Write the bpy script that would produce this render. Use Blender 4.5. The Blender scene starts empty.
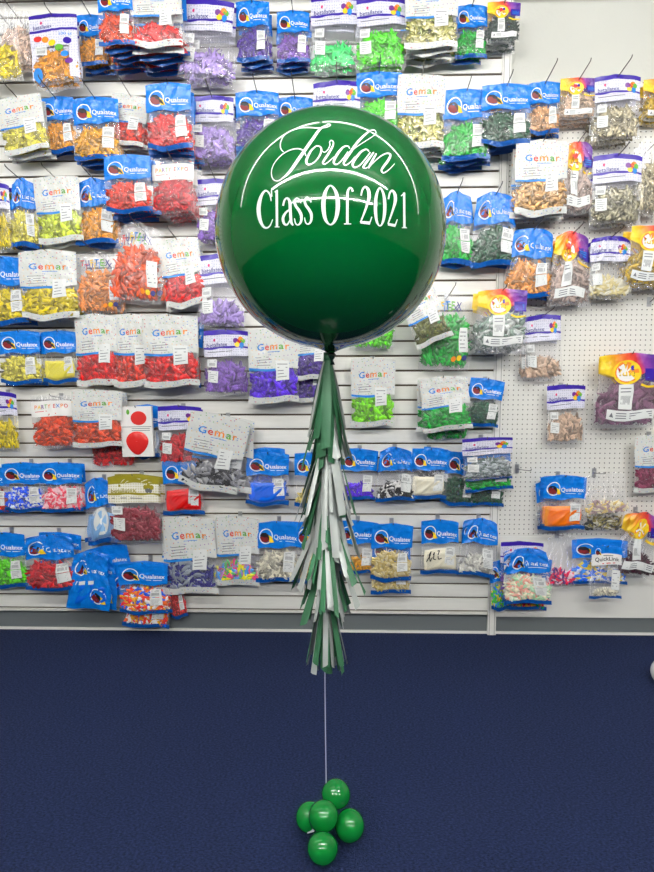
import bpy, math, random
from mathutils import Vector, Matrix, noise
random.seed(7)
S = bpy.context.scene
COL = S.collection
# ------------------------------------------------------------------ camera
FPX, PITCH, YAW, ROLL = 634.0, math.radians(6.5), math.radians(1.8), math.radians(0.2)
CAM = Vector((0.0, -3.32, 1.46))
Rz = Matrix.Rotation(YAW, 3, 'Z')
Fv = Rz @ Vector((0, math.cos(PITCH), -math.sin(PITCH)))
Uv0 = Rz @ Vector((0, math.sin(PITCH), math.cos(PITCH)))
Rv0 = Rz @ Vector((1, 0, 0))
Rv = Rv0*math.cos(ROLL) - Uv0*math.sin(ROLL)
Uv = Uv0*math.cos(ROLL) + Rv0*math.sin(ROLL)
def ray(px, py):
    return (Fv*FPX + Rv*(px-327) + Uv*(436-py)).normalized()
def at(px, py, Y=0.0):
    d = ray(px, py); t = (Y-CAM.y)/d.y
    return CAM + d*t
cd = bpy.data.cameras.new('camera'); co = bpy.data.objects.new('camera', cd); COL.objects.link(co)
cd.sensor_fit = 'VERTICAL'; cd.sensor_height = 24; cd.lens = FPX/872*24; cd.clip_end = 60
co.matrix_world = Matrix.Translation(CAM) @ Matrix((Rv, Uv, -Fv)).transposed().to_4x4()
S.camera = co
vs = S.view_settings
vs.view_transform = 'Standard'; vs.look = 'None'; vs.gamma = 1; vs.use_curve_mapping = False
vs.exposure = 0.6
S.cycles.transparent_max_bounces = 48
S.cycles.max_bounces = 8
S.cycles.use_denoising = True
S.cycles.sample_clamp_indirect = 6

# ------------------------------------------------------------------ materials
def lin(c):
    return tuple(((v/255)/12.92 if v/255 <= .04045 else ((v/255+.055)/1.055)**2.4) for v in c[:3]) + (1,)
MC = {}
def mat(name, rgb, rough=.5, metal=0, spec=.5, coat=0, bump=None, emit=0):
    if name in MC: return MC[name]
    m = bpy.data.materials.new(name); m.use_nodes = True; nt = m.node_tree; b = nt.nodes['Principled BSDF']
    b.inputs['Base Color'].default_value = lin(rgb); b.inputs['Roughness'].default_value = rough
    b.inputs['Metallic'].default_value = metal; b.inputs['Specular IOR Level'].default_value = spec
    b.inputs['Coat Weight'].default_value = coat; b.inputs['Coat Roughness'].default_value = .08
    if emit:
        b.inputs['Emission Color'].default_value = (1, .985, .95, 1); b.inputs['Emission Strength'].default_value = emit
    if bump:
        sc, st, dist = bump
        tc = nt.nodes.new('ShaderNodeTexCoord'); n = nt.nodes.new('ShaderNodeTexNoise'); n.inputs['Scale'].default_value = sc
        n.inputs['Detail'].default_value = 3
        bp = nt.nodes.new('ShaderNodeBump'); bp.inputs['Strength'].default_value = st; bp.inputs['Distance'].default_value = dist
        nt.links.new(tc.outputs['Object'], n.inputs['Vector']); nt.links.new(n.outputs['Fac'], bp.inputs['Height'])
        nt.links.new(bp.outputs['Normal'], b.inputs['Normal'])
    MC[name] = m; return m
def noise_color(m, rgb2, scale, lo=.35, hi=.65, stretch=(1, 1, 1), coords='Object'):
    nt = m.node_tree; b = nt.nodes['Principled BSDF']
    tc = nt.nodes.new('ShaderNodeTexCoord'); mp = nt.nodes.new('ShaderNodeMapping'); mp.inputs['Scale'].default_value = stretch
    n = nt.nodes.new('ShaderNodeTexNoise'); n.inputs['Scale'].default_value = scale; n.inputs['Detail'].default_value = 5
    r = nt.nodes.new('ShaderNodeValToRGB'); r.color_ramp.elements[0].position = lo; r.color_ramp.elements[1].position = hi
    r.color_ramp.elements[0].color = b.inputs['Base Color'].default_value[:]; r.color_ramp.elements[1].color = lin(rgb2)
    L = nt.links.new
    L(tc.outputs[coords], mp.inputs[0]); L(mp.outputs[0], n.inputs['Vector']); L(n.outputs['Fac'], r.inputs[0]); L(r.outputs[0], b.inputs['Base Color'])
    return m
def latex(name, cols, rough=.38, metal=0, fold=False):
    """jumbled balloons: every loose balloon takes one of the colours"""
    key = 'latex_'+name+('_folded' if fold else '')
    if key in MC: return MC[key]
    m = bpy.data.materials.new(key); m.use_nodes = True; nt = m.node_tree; b = nt.nodes['Principled BSDF']
    g = nt.nodes.new('ShaderNodeNewGeometry'); r = nt.nodes.new('ShaderNodeValToRGB')
    cr = r.color_ramp; cr.interpolation = 'CONSTANT' if len(cols) > 1 else 'LINEAR'
    if not metal and max(cols[0]) > 120: cols = [tuple(max(0, max(c)-(max(c)-v)*(1.13 if min(c) < .45*max(c) else .95))*min(1.3 if min(c) < .45*max(c) else 1.06, 250/max(c)) for v in c) for c in cols]
    if len(cols) == 1:
        c = cols[0]
        cr.elements[0].color = lin([v*(.9 if fold else .55) for v in c]); cr.elements[1].color = lin([min(255, v*1.02) for v in c])
    else:
        cr.elements[0].color = lin(cols[0]); cr.elements[1].color = lin(cols[-1]); cr.elements[1].position = 1-1/len(cols)
        for i, c in enumerate(cols[1:-1], 1):
            e = cr.elements.new(i/len(cols)); e.color = lin(c)
    nt.links.new(g.outputs['Random Per Island'], r.inputs[0]); nt.links.new(r.outputs[0], b.inputs['Base Color'])
    b.inputs['Roughness'].default_value = rough; b.inputs['Metallic'].default_value = metal
    b.inputs['Specular IOR Level'].default_value = .35
    tl = nt.nodes.new('ShaderNodeBsdfTranslucent'); ms = nt.nodes.new('ShaderNodeMixShader'); ms.inputs[0].default_value = .12
    nt.links.new(r.outputs[0], tl.inputs[0]); nt.links.new(b.outputs[0], ms.inputs[1]); nt.links.new(tl.outputs[0], ms.inputs[2])
    nt.links.new(ms.outputs[0], nt.nodes['Material Output'].inputs['Surface'])
    b.inputs['Specular IOR Level'].default_value = .6
    MC[key] = m; return m
def film():
    if 'film' in MC: return MC['film']
    m = bpy.data.materials.new('clear_film'); m.use_nodes = True; nt = m.node_tree; nt.nodes.clear(); N = nt.nodes.new; L = nt.links.new
    out = N('ShaderNodeOutputMaterial'); tr = N('ShaderNodeBsdfTransparent'); df = N('ShaderNodeBsdfDiffuse'); gl = N('ShaderNodeBsdfGlossy')
    df.inputs[0].default_value = (.9, .9, .92, 1); gl.inputs['Roughness'].default_value = .14; tr.inputs[0].default_value = (.97, .97, .975, 1)
    m1 = N('ShaderNodeMixShader'); m1.inputs[0].default_value = .05
    add = N('ShaderNodeAddShader'); fr = N('ShaderNodeFresnel'); fr.inputs[0].default_value = 1.5
    mu = N('ShaderNodeMath'); mu.operation = 'MULTIPLY'; mu.inputs[1].default_value = .5
    tc = N('ShaderNodeTexCoord'); mp = N('ShaderNodeMapping'); mp.inputs['Scale'].default_value = (1.8, 1, .8)
    n = N('ShaderNodeTexNoise'); n.inputs['Scale'].default_value = 22; n.inputs['Detail'].default_value = 2; n.inputs['Distortion'].default_value = 1.2
    bp = N('ShaderNodeBump'); bp.inputs['Strength'].default_value = .8; bp.inputs['Distance'].default_value = .008
    L(tc.outputs['Object'], mp.inputs[0]); L(mp.outputs[0], n.inputs['Vector']); L(n.outputs['Fac'], bp.inputs['Height'])
    for x in (gl, fr): L(bp.outputs[0], x.inputs['Normal'])
    L(tr.outputs[0], m1.inputs[1]); L(df.outputs[0], m1.inputs[2]); L(fr.outputs[0], mu.inputs[0]); L(mu.outputs[0], gl.inputs['Color'])
    L(m1.outputs[0], add.inputs[0]); L(gl.outputs[0], add.inputs[1]); L(add.outputs[0], out.inputs[0])
    MC['film'] = m; return m
def dots(name, base, cols, scale, size, rand=1.0, alpha=1.0):
    """printed dots on film, a flat pattern in the print"""
    if name in MC: return MC[name]
    m = mat(name, base, .32, bump=(30, .5, .01)); nt = m.node_tree; N = nt.nodes.new; L = nt.links.new; b = nt.nodes['Principled BSDF']
    tc = N('ShaderNodeTexCoord'); sp = N('ShaderNodeSeparateXYZ'); cb = N('ShaderNodeCombineXYZ')
    v = N('ShaderNodeTexVoronoi'); v.voronoi_dimensions = '2D'; v.inputs['Scale'].default_value = scale; v.inputs['Randomness'].default_value = rand
    L(tc.outputs['Object'], sp.inputs[0]); L(sp.outputs[0], cb.inputs[0]); L(sp.outputs[2], cb.inputs[1]); L(cb.outputs[0], v.inputs['Vector'])
    lt = N('ShaderNodeMath'); lt.operation = 'LESS_THAN'; lt.inputs[1].default_value = size; L(v.outputs['Distance'], lt.inputs[0])
    s2 = N('ShaderNodeSeparateColor'); L(v.outputs['Color'], s2.inputs[0])
    r = N('ShaderNodeValToRGB'); r.color_ramp.interpolation = 'CONSTANT'; cr = r.color_ramp
    cr.elements[0].color = lin(cols[0]); cr.elements[1].color = lin(cols[-1]); cr.elements[1].position = 1-1/max(2, len(cols))
    for i, c in enumerate(cols[1:-1], 1):
        e = cr.elements.new(i/len(cols)); e.color = lin(c)
    L(s2.outputs[0], r.inputs[0])
    mx = N('ShaderNodeMix'); mx.data_type = 'RGBA'; mx.inputs[6].default_value = lin(base)
    L(lt.outputs[0], mx.inputs[0]); L(r.outputs[0], mx.inputs[7]); L(mx.outputs[2], b.inputs['Base Color'])
    if alpha < 1: b.inputs['Alpha'].default_value = alpha
    return m
PB = dict(rough=.28, spec=.5, bump=(22, .6, .02))
M = dict(
    blue=mat('print_blue', (4, 122, 222), **PB), dblue=mat('print_deep_blue', (10, 84, 165), **PB),
    white=mat('print_white', (240, 241, 240), .35), red=mat('print_red', (214, 45, 40), .4), dred=mat('print_dark_red', (128, 24, 30), .4),
    black=mat('print_black', (22, 22, 26), .4), yellow=mat('print_yellow', (246, 206, 30), .4), green=mat('print_green', (96, 170, 50), .4),
    orange=mat('print_orange', (242, 138, 30), .4), purple=mat('print_purple', (52, 24, 158), .32), lpurple=mat('print_violet', (112, 42, 140), .35),
    sky=mat('print_sky', (30, 130, 215), .4), pink=mat('print_pink', (215, 40, 110), .4), grey=mat('print_grey', (120, 122, 128), .5),
    gold=mat('print_gold', (158, 148, 36), .3, bump=(22, .6, .02)), label=mat('label_paper', (226, 228, 226), .5), ltxt=mat('label_bars', (110, 112, 118), .5),
    card=mat('card_white', (238, 236, 232), .4), bwhite=mat('header_lavender', (225, 224, 238), .35),
    navy=mat('print_navy', (60, 62, 130), .4))
CONF = [(220, 120, 110), (110, 150, 205), (232, 190, 110), (130, 180, 120), (165, 130, 180)]
M['gdots'] = dots('confetti_print', (212, 214, 210), CONF, 66, .13)
M['bdots'] = dots('dotted_print', (218, 217, 232), [(186, 188, 206), (186, 188, 206)], 95, .26, 0.35)
M['gogdots'] = dots('gold_dotted_print', (236, 234, 222), [(206, 200, 160), (206, 200, 160)], 105, .30, 0.0)
FILM = film()

rb = mat('rainbow_print', (240, 160, 40), .3, bump=(22, .6, .02)); nt = rb.node_tree
tc = nt.nodes.new('ShaderNodeTexCoord'); sp = nt.nodes.new('ShaderNodeSeparateXYZ'); nt.links.new(tc.outputs['Object'], sp.inputs[0])
a1 = nt.nodes.new('ShaderNodeMath'); a1.operation = 'MULTIPLY_ADD'; a1.inputs[1].default_value = 5; a1.inputs[2].default_value = .5; nt.links.new(sp.outputs[0], a1.inputs[0])
a2 = nt.nodes.new('ShaderNodeMath'); a2.operation = 'MULTIPLY_ADD'; a2.inputs[1].default_value = 2.2; nt.links.new(sp.outputs[2], a2.inputs[0]); nt.links.new(a1.outputs[0], a2.inputs[2])
rr_ = nt.nodes.new('ShaderNodeValToRGB'); rr_.color_ramp.elements[0].color = lin((250, 214, 50)); rr_.color_ramp.elements[0].position = .0; rr_.color_ramp.elements[1].color = lin((96, 50, 150)); rr_.color_ramp.elements[1].position = .78
for p_, c_ in ((.18, (244, 160, 40)), (.38, (236, 92, 50)), (.52, (222, 60, 60)), (.62, (150, 70, 160))):
    e_ = rr_.color_ramp.elements.new(p_); e_.color = lin(c_)
nt.links.new(a2.outputs[0], rr_.inputs[0]); nt.links.new(rr_.outputs[0], nt.nodes['Principled BSDF'].inputs['Base Color']); M['rainbow'] = rb

# ------------------------------------------------------------------ mesh helpers
def link(name, me, parent=None):
    o = bpy.data.objects.new(name, me); COL.objects.link(o)
    if parent: o.parent = parent
    return o
class MB:
    def __init__(s): s.v = []; s.f = []; s.m = []; s.mats = []
    def mi(s, m):
        if m not in s.mats: s.mats.append(m)
        return s.mats.index(m)
    def add(s, vs, fs, m):
        k = len(s.v); i = s.mi(m); s.v += [tuple(v) for v in vs]
        for f in fs: s.f.append([a+k for a in f]); s.m.append(i)
    def box(s, a, b, m):
        x0, y0, z0 = a; x1, y1, z1 = b
        s.add([(x0, y0, z0), (x1, y0, z0), (x1, y1, z0), (x0, y1, z0), (x0, y0, z1), (x1, y0, z1), (x1, y1, z1), (x0, y1, z1)],
              [(0, 3, 2, 1), (4, 5, 6, 7), (0, 1, 5, 4), (1, 2, 6, 5), (2, 3, 7, 6), (3, 0, 4, 7)], m)
    def tube(s, pts, r, m, n=8):
        pts = [Vector(p) for p in pts]; rings = []
        for i, p in enumerate(pts):
            d = (pts[min(i+1, len(pts)-1)]-pts[max(i-1, 0)]).normalized()
            a = d.cross(Vector((0, 0, 1)) if abs(d.z) < .9 else Vector((1, 0, 0))).normalized(); b = d.cross(a)
            rr = r[i] if isinstance(r, (list, tuple)) else r
            rings.append([p+(a*math.cos(2*math.pi*j/n)+b*math.sin(2*math.pi*j/n))*rr for j in range(n)])
        vs = [v for q in rings for v in q]
        fs = [(i*n+j, i*n+(j+1) % n, (i+1)*n+(j+1) % n, (i+1)*n+j) for i in range(len(pts)-1) for j in range(n)]
        fs += [tuple(range(n))[::-1], tuple(range((len(pts)-1)*n, len(pts)*n))]
        s.add(vs, fs, m)
    def mesh(s, name, smooth=True):
        me = bpy.data.meshes.new(name); me.from_pydata(s.v, [], s.f)
        for m in s.mats: me.materials.append(m)
        me.polygons.foreach_set('material_index', s.m)
        me.polygons.foreach_set('use_smooth', [smooth]*len(s.f)); me.update(); return me
    def build(s, name, parent=None, smooth=True): return link(name, s.mesh(name, smooth), parent)
def tag(o, label=None, cat=None, group=None, kind=None):
    if label: o['label'] = label
    if cat: o['category'] = cat
    if group: o['group'] = group
    if kind: o['kind'] = kind
    return o
def empty(name, loc=(0, 0, 0)):
    o = bpy.data.objects.new(name, None); COL.objects.link(o); o.location = loc; o.empty_display_size = .05; return o

# ------------------------------------------------------------------ room shell
carpet = mat('navy_carpet', (22, 32, 62), .95, spec=.15, bump=(220, .9, .02)); noise_color(carpet, (47, 61, 104), 110, .34, .68, (1, 1.6, 1))
plaster = mat('warm_white_paint', (204, 205, 197), .7, bump=(60, .1, .01)); noise_color(plaster, (198, 199, 191), 1.3)
ceilm = mat('ceiling_tile', (205, 205, 200), .9)
def struct(name, a, b, m):
    q = MB(); q.box(a, b, m); o = q.build(name, smooth=False); o['kind'] = 'structure'; return o
struct('floor', (-6, -12, -.1), (7.5, .6, 0), carpet)
struct('ceiling', (-6, -12, 3.36), (7.5, .6, 3.46), ceilm)
struct('wall_back', (-6, .045, 0), (7.5, .15, 3.36), plaster)
struct('wall_left', (-6.1, -12, 0), (-6, .6, 3.36), plaster)
struct('wall_right', (7.5, -12, 0), (7.6, .6, 3.36), plaster)
struct('wall_front', (-6, -12.1, 0), (7.5, -12, 3.36), mat('far_wall_paint', (92, 96, 88), .8))

XU0, XU1 = at(488, 600).x, at(496, 600).x
ZB = at(330, 613.5).z
slatm = mat('slat_laminate', (226, 225, 218), .42, bump=(35, .05, .01)); noise_color(slatm, (233, 232, 226), 7, .3, .7, (1, 1, 9))
groove = mat('groove_board', (88, 76, 64), .8)
steel = mat('painted_steel', (228, 227, 221), .4)
kickm = mat('grey_kick_steel', (104, 110, 112), .4)
# slatwall: every groove is a real T slot
z0 = at(270, 12.5).z; PT = .0762
prof = []
zs = []
z = z0
while z < 3.3: z += PT
while z > ZB+.01:
    zs.append(z); z -= PT
q = MB(); X0 = -2.5
top = 3.33
edges = []
cur = top
for zg in zs:
    edges.append((cur, zg+.005, False)); edges.append((zg+.005, zg-.005, True)); cur = zg-.005
edges.append((cur, ZB+.012, False))
for (a, b, g) in edges:
    if a-b < .001: continue
    if g:
        q.add([(X0, .012, a+.004), (XU0, .012, a+.004), (XU0, .012, b-.004), (X0, .012, b-.004)], [(0, 1, 2, 3)], groove)
    else:
        B = .0016
        pr = [(.012, a+.004 if a < top else a), (.006, a+.002), (.006, a), (B, a), (0, a-B), (0, b+B), (B, b), (.006, b), (.006, b-.002), (.012, b-.004)]
        pr = [(.012, a), (B, a), (0, a-B), (0, b+B), (B, b), (.012, b)]
        n = len(pr)
        vs_ = [(X0, y, zz) for y, zz in pr]+[(XU0, y, zz) for y, zz in pr]
        q.add(vs_, [(i, i+n, i+1+n, i+1) for i in range(n-1)], slatm)
q.box((X0, .0125, ZB+.014), (XU0, .04, top), groove)
o = q.build('slatwall_panel', smooth=False)
tag(o, 'white horizontal slatwall panelling carrying the bags on the left', 'display wall')
q = MB(); q.box((X0, -.006, ZB), (XU0, .0, ZB+.011), steel); q.box((X0, -.006, ZB+.0), (XU0, .03, ZB+.004), steel)
o = q.build('edging_strip', smooth=False); tag(o, 'pale edging strip under the lowest slat, left of the upright', 'edging')
# upright post
q = MB(); q.box((XU0, -.012, .0), (XU1, .04, 3.33), steel)
for x in (XU0+.008, XU1-.008): q.box((x-.0015, -.0125, .0), (x+.0015, -.0118, 3.33), mat('slot_shadow', (150, 148, 142), .6))
o = q.build('shelving_upright', smooth=False); tag(o, 'tall pale steel upright between slatwall and pegboard', 'upright')
# pegboard with its one inch hole grid
pegm = mat('pegboard_face', (226, 224, 216), .45); nt = pegm.node_tree; N = nt.nodes.new; L = nt.links.new
tc = N('ShaderNodeTexCoord'); sp = N('ShaderNodeSeparateXYZ'); L(tc.outputs['Object'], sp.inputs[0])
def modc(out):
    a = N('ShaderNodeMath'); a.operation = 'PINGPONG'; a.inputs[1].default_value = .0127; L(out, a.inputs[0]); return a.outputs[0]
cb = N('ShaderNodeCombineXYZ'); L(modc(sp.outputs[0]), cb.inputs[0]); L(modc(sp.outputs[2]), cb.inputs[1])
ln = N('ShaderNodeVectorMath'); ln.operation = 'LENGTH'; L(cb.outputs[0], ln.inputs[0])
lt = N('ShaderNodeMath'); lt.operation = 'LESS_THAN'; lt.inputs[1].default_value = .0030; L(ln.outputs['Value'], lt.inputs[0])
mx = N('ShaderNodeMix'); mx.data_type = 'RGBA'; mx.inputs[6].default_value = lin((224, 223, 216)); mx.inputs[7].default_value = lin((24, 20, 18))
L(lt.outputs[0], mx.inputs[0]); L(mx.outputs[2], nt.nodes['Principled BSDF'].inputs['Base Color'])
ZP0, ZP1 = at(600, 537).z, at(600, 83).z
q = MB(); q.box((XU1, .0, ZP0), (3.0, .03, ZP1), pegm)
o = q.build('pegboard_panel', smooth=False); tag(o, 'cream perforated pegboard panel on the right of the upright', 'pegboard')
ZK = at(600, 617.5).z
q = MB(); q.box((XU1, -.002, ZK), (3.0, .03, ZP0-.001), steel)
o = q.build('lower_back_panel', smooth=False); tag(o, 'smooth pale steel panel below the pegboard', 'panel')
q = MB(); q.box((X0, .012, .013), (XU0, .045, ZB-.001), kickm); q.box((X0, .004, 0), (XU0, .045, .012), steel)
o = q.build('trim_1', smooth=False); o['kind'] = 'structure'
q = MB(); q.box((XU1, .012, .013), (3.0, .045, ZK-.001), kickm); q.box((XU1, .004, 0), (3.0, .045, .012), steel)
o = q.build('trim_2', smooth=False); o['kind'] = 'structure'

# ------------------------------------------------------------------ ceiling lights (three rows of long tubes)
housing = mat('lamp_housing', (230, 230, 226), .5)
rows = [(-1.55, -5.0, 5, 24), (-3.25, -2.42, 2, 178), (-5.85, -3.1, 3, 300)]
rn = ['nearest the bag wall', 'above the camera side of the balloon', 'third from the bag wall', 'farthest from the bag wall']
on = ['first', 'second', 'third', 'fourth', 'fifth']
for ri, (Y, x0, n, em) in enumerate(rows):
    tubem = mat('lamp_tube_%s' % ('near', 'middle', 'far')[ri], (255, 255, 250), .5, emit=em)
    for k in range(n):
        xa = x0+k*2.42; r = empty('ceiling_light', (xa+1.2, Y, 3.36))
        tag(r, '%s tube light from the left in the row %s' % (on[k], rn[ri]), 'ceiling light', 'tube lights in long ceiling rows')
        q = MB(); q.box((-1.2, -.03, -.09), (1.2, .03, 0), housing); q.build('housing', r, False)
        q = MB(); q.tube([(-1.18, 0, -.115), (1.18, 0, -.115)], .011 if ri < 2 else .009, tubem, 10); q.build('tube', r)
S.world = bpy.data.worlds.new('world'); S.world.use_nodes = True
S.world.node_tree.nodes['Background'].inputs[0].default_value = (.8, .85, 1, 1); S.world.node_tree.nodes['Background'].inputs[1].default_value = .3

# ------------------------------------------------------------------ lettering from the built-in font
TXT = {}
def text(t):
    """verts (x,z) with unit cap height, faces, width"""
    if t in TXT: return TXT[t]
    c = bpy.data.curves.new('t', 'FONT'); c.body = t; c.resolution_u = 2; c.offset = .012
    o = bpy.data.objects.new('t', c); COL.objects.link(o)
    bpy.context.view_layer.update()
    me = o.evaluated_get(bpy.context.evaluated_depsgraph_get()).to_mesh()
    v = [(p.co.x, p.co.y) for p in me.vertices]; f = [tuple(p.vertices) for p in me.polygons]
    x0 = min(a[0] for a in v); x1 = max(a[0] for a in v); v = [((a-x0)/.7, b/.7) for a, b in v]
    bpy.data.objects.remove(o); bpy.data.curves.remove(c)
    TXT[t] = (v, f, (x1-x0)/.7); return TXT[t]
def ell(n=16, rx=1, rz=1, cx=0, cz=0, a0=0, a1=360):
    return [(cx+rx*math.cos(math.radians(a0+(a1-a0)*i/n)), cz+rz*math.sin(math.radians(a0+(a1-a0)*i/n))) for i in range(n if a1-a0 >= 360 else n+1)]

# ------------------------------------------------------------------ bag prototypes (nominal 0.20 x 0.27)
W, H, T = .20, .27, .023
class Surf:
    def __init__(s, gather, seed, lump=.75, flat=.002):
        s.g = gather; s.seed = seed; s.lump = lump; s.flat = flat
        rd = random.Random(seed); s.ph = rd.random()*6; s.k = rd.choice((7, 9, 11)); s.sd = rd.uniform(-1, 1)
    def prof(s, v):
        t = max(0, min(1, (v-.12)/(s.lump-.12))); a = t*t*(3-2*t)
        b = 1 if v < s.lump else max(0, 1-((v-s.lump)/(1-s.lump))**2.2)
        return (s.flat+(T/2-s.flat)*a)*b
    def xz(s, u, v):
        nz = noise.noise(Vector((u*3+s.seed, v*3, s.seed*.7)))*.007
        nz2 = noise.noise(Vector((u*3-s.seed, v*3+9, s.seed*.3)))*.007
        w = 1 - (s.g*.22)*(1-v)**1.3 - .02*math.sin(v*5+s.ph)*(1+s.g)
        x = W*u*w + nz*(1.0+s.g)
        z = -H*v - (.012+.010*s.g)*abs(2*u)**1.6*(1-v)**2 + nz2 + .006*math.sin(u*6+s.ph)*(v)
        return x, z
    def y(s, u, v, side=-1):
        e = max(0, 1-abs(2*u)**5); yy = s.prof(v)*e
        ang = math.atan2(u, v+.06); rr = math.hypot(u, v)
        wr = math.sin(s.k*2*ang+s.ph+2*s.sd)*math.exp(-rr*(2.4-1.2*s.g))*(.0016+.0050*s.g)*min(1, rr*5)
        wr += noise.noise(Vector((u*7+s.seed*2, v*9, side*.5)))*.0032*e
        return side*yy + wr
    def P(s, x, z, lift=0, side=-1):
        """print artwork: bag coordinates (x right of centre, z below top) onto the film"""
        u, v = x/W, -z/H
        X, Z = s.xz(u, v); return (X, s.y(u, v, side)+side*lift, Z)
    def grid(s, mb, m, u0=-.5, u1=.5, v0=0, v1=1, lift=0, nu=18, nv=20, sides=(-1, 1), edge=None):
        for side in sides:
            vs_ = []
            for j in range(nv+1):
                for i in range(nu+1):
                    u = u0+(u1-u0)*i/nu; v = v0+(v1-v0)*j/nv
                    if edge and j == nv: v += edge(u)
                    X, Z = s.xz(u, v); vs_.append((X, s.y(u, v, side)+side*lift, Z))
            fs = [(j*(nu+1)+i, j*(nu+1)+i+1, (j+1)*(nu+1)+i+1, (j+1)*(nu+1)+i) for j in range(nv) for i in range(nu)]
            if side == -1: fs = [f[::-1] for f in fs]
            mb.add(vs_, fs, m)
    def poly(s, mb, pts, m, lift):
        k = len(pts); cx = sum(p[0] for p in pts)/k; cz = sum(p[1] for p in pts)/k
        mb.add([s.P(cx, cz, lift)]+[s.P(x, z, lift) for x, z in pts], [(0, 1+i, 1+(i+1) % k) for i in range(k)], m)
    def rect(s, mb, x0, z0, x1, z1, m, lift, n=4):
        vs_ = [s.P(x0+(x1-x0)*i/n, z0+(z1-z0)*j/n, lift) for j in range(n+1) for i in range(n+1)]
        mb.add(vs_, [(j*(n+1)+i, j*(n+1)+i+1, (j+1)*(n+1)+i+1, (j+1)*(n+1)+i) for j in range(n) for i in range(n)], m)
    def word(s, mb, t, x, z, h, m, lift=.0016, wd=None, slant=0):
        v, f, w = text(t); sx = (wd/w) if wd else h
        mb.add([s.P(x+a*sx+b*h*slant, z+b*h, lift) for a, b in v], f, m); return w*sx
    def stroke(s, mb, pts, w, m, lift):
        for (x0, z0), (x1, z1) in zip(pts, pts[1:]):
            d = math.hypot(x1-x0, z1-z0) or 1; nx, nz = -(z1-z0)/d*w/2, (x1-x0)/d*w/2
            mb.add([s.P(x0+nx, z0+nz, lift), s.P(x1+nx, z1+nz, lift), s.P(x1-nx, z1-nz, lift), s.P(x0-nx, z0-nz, lift)], [(0, 1, 2, 3)], m)
    def label(s, x0, z0, x1, z1, kind='bars'):
        q = MB(); s.rect(q, x0, z0, x1, z1, M['label'], .0018)
        w, h = x1-x0, z0-z1; rd = random.Random(s.seed)
        if kind == 'bars':
            for i in range(9):
                a = x0+w*(.15+.7*i/9); s.rect(q, a, z0-h*.45, a+w*.035, z0-h*.8, M['ltxt'], .0022, 1)
            for i in range(2): s.rect(q, x0+w*.12, z0-h*(.14+.13*i), x0+w*rd.uniform(.6, .88), z0-h*(.18+.13*i), M['ltxt'], .0022, 1)
        else:
            for i in range(5): s.rect(q, x0+w*.12, z0-h*(.15+.16*i), x0+w*rd.uniform(.55, .88), z0-h*(.185+.16*i), M['ltxt'], .0022, 1)
        return q.mesh('label')

def contents(s, top_v, n, seed, size=1.0, sh='jumble'):
    rd = random.Random(seed); q = MB(); dm = M['white']
    for i in range(n):
        v = top_v+(.93-top_v)*(i+.5)/n + rd.uniform(-.04, .04); v = min(.92, max(top_v, v))
        sl = min(1, .55+(v-top_v)*3) if sh == 'jumble' else 1
        u = rd.uniform(-.43, .43)*sl
        Lh = rd.uniform(.026, .040)*size; Wh = rd.uniform(.010, .016)*size; Th = rd.uniform(.0025, .0042)
        X, Z = s.xz(u, v)
        X = max(-W*.5+.020*size, min(W*.5-.020*size, X)); Z = max(-H*.94+.012, Z)
        lim = max(.001, s.prof(v)*max(0, 1-abs(2*u)**5)-.0045)
        yb = -lim*rd.uniform(.35, 1.0) if i % 3 else lim*rd.uniform(0, .9)
        ang = rd.uniform(0, 2*math.pi); tl = rd.uniform(-.18, .18); bend = rd.uniform(-.7, .7)
        rings = 7; m_ = 6; vs_ = []
        for a in range(rings):
            t = a/(rings-1); l = (t*2-1)*Lh
            if t < .62: rad = math.sin(math.pi*min(1, (t+.06)/.85))
            else: rad = max(.24, math.sin(math.pi*min(1, (t+.06)/.85)))
            if a == 0: rad = .35
            ca = math.cos(bend*t); sa = math.sin(bend*t)*Lh*.5
            fold = rd.uniform(-.2, .2)*Wh
            for b in range(m_):
                th = 2*math.pi*b/m_; px = l; pz = Wh*rad*math.cos(th)+sa+fold; py = Th*(.5+rad*.6)*math.sin(th)+tl*l*.3
                xx = px*math.cos(ang)-pz*math.sin(ang); zz = px*math.sin(ang)+pz*math.cos(ang)
                vs_.append((max(-W*.485, min(W*.485, X+xx)), yb+py, max(-H*.955, min(Z+zz, -H*top_v+.02))))
        fs = [(a*m_+b, a*m_+(b+1) % m_, (a+1)*m_+(b+1) % m_, (a+1)*m_+b) for a in range(rings-1) for b in range(m_)]
        fs += [tuple(range(m_))[::-1], tuple(range((rings-1)*m_, rings*m_))]
        q.add(vs_, fs, dm)
    return q.mesh('deflated_balloons')
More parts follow.
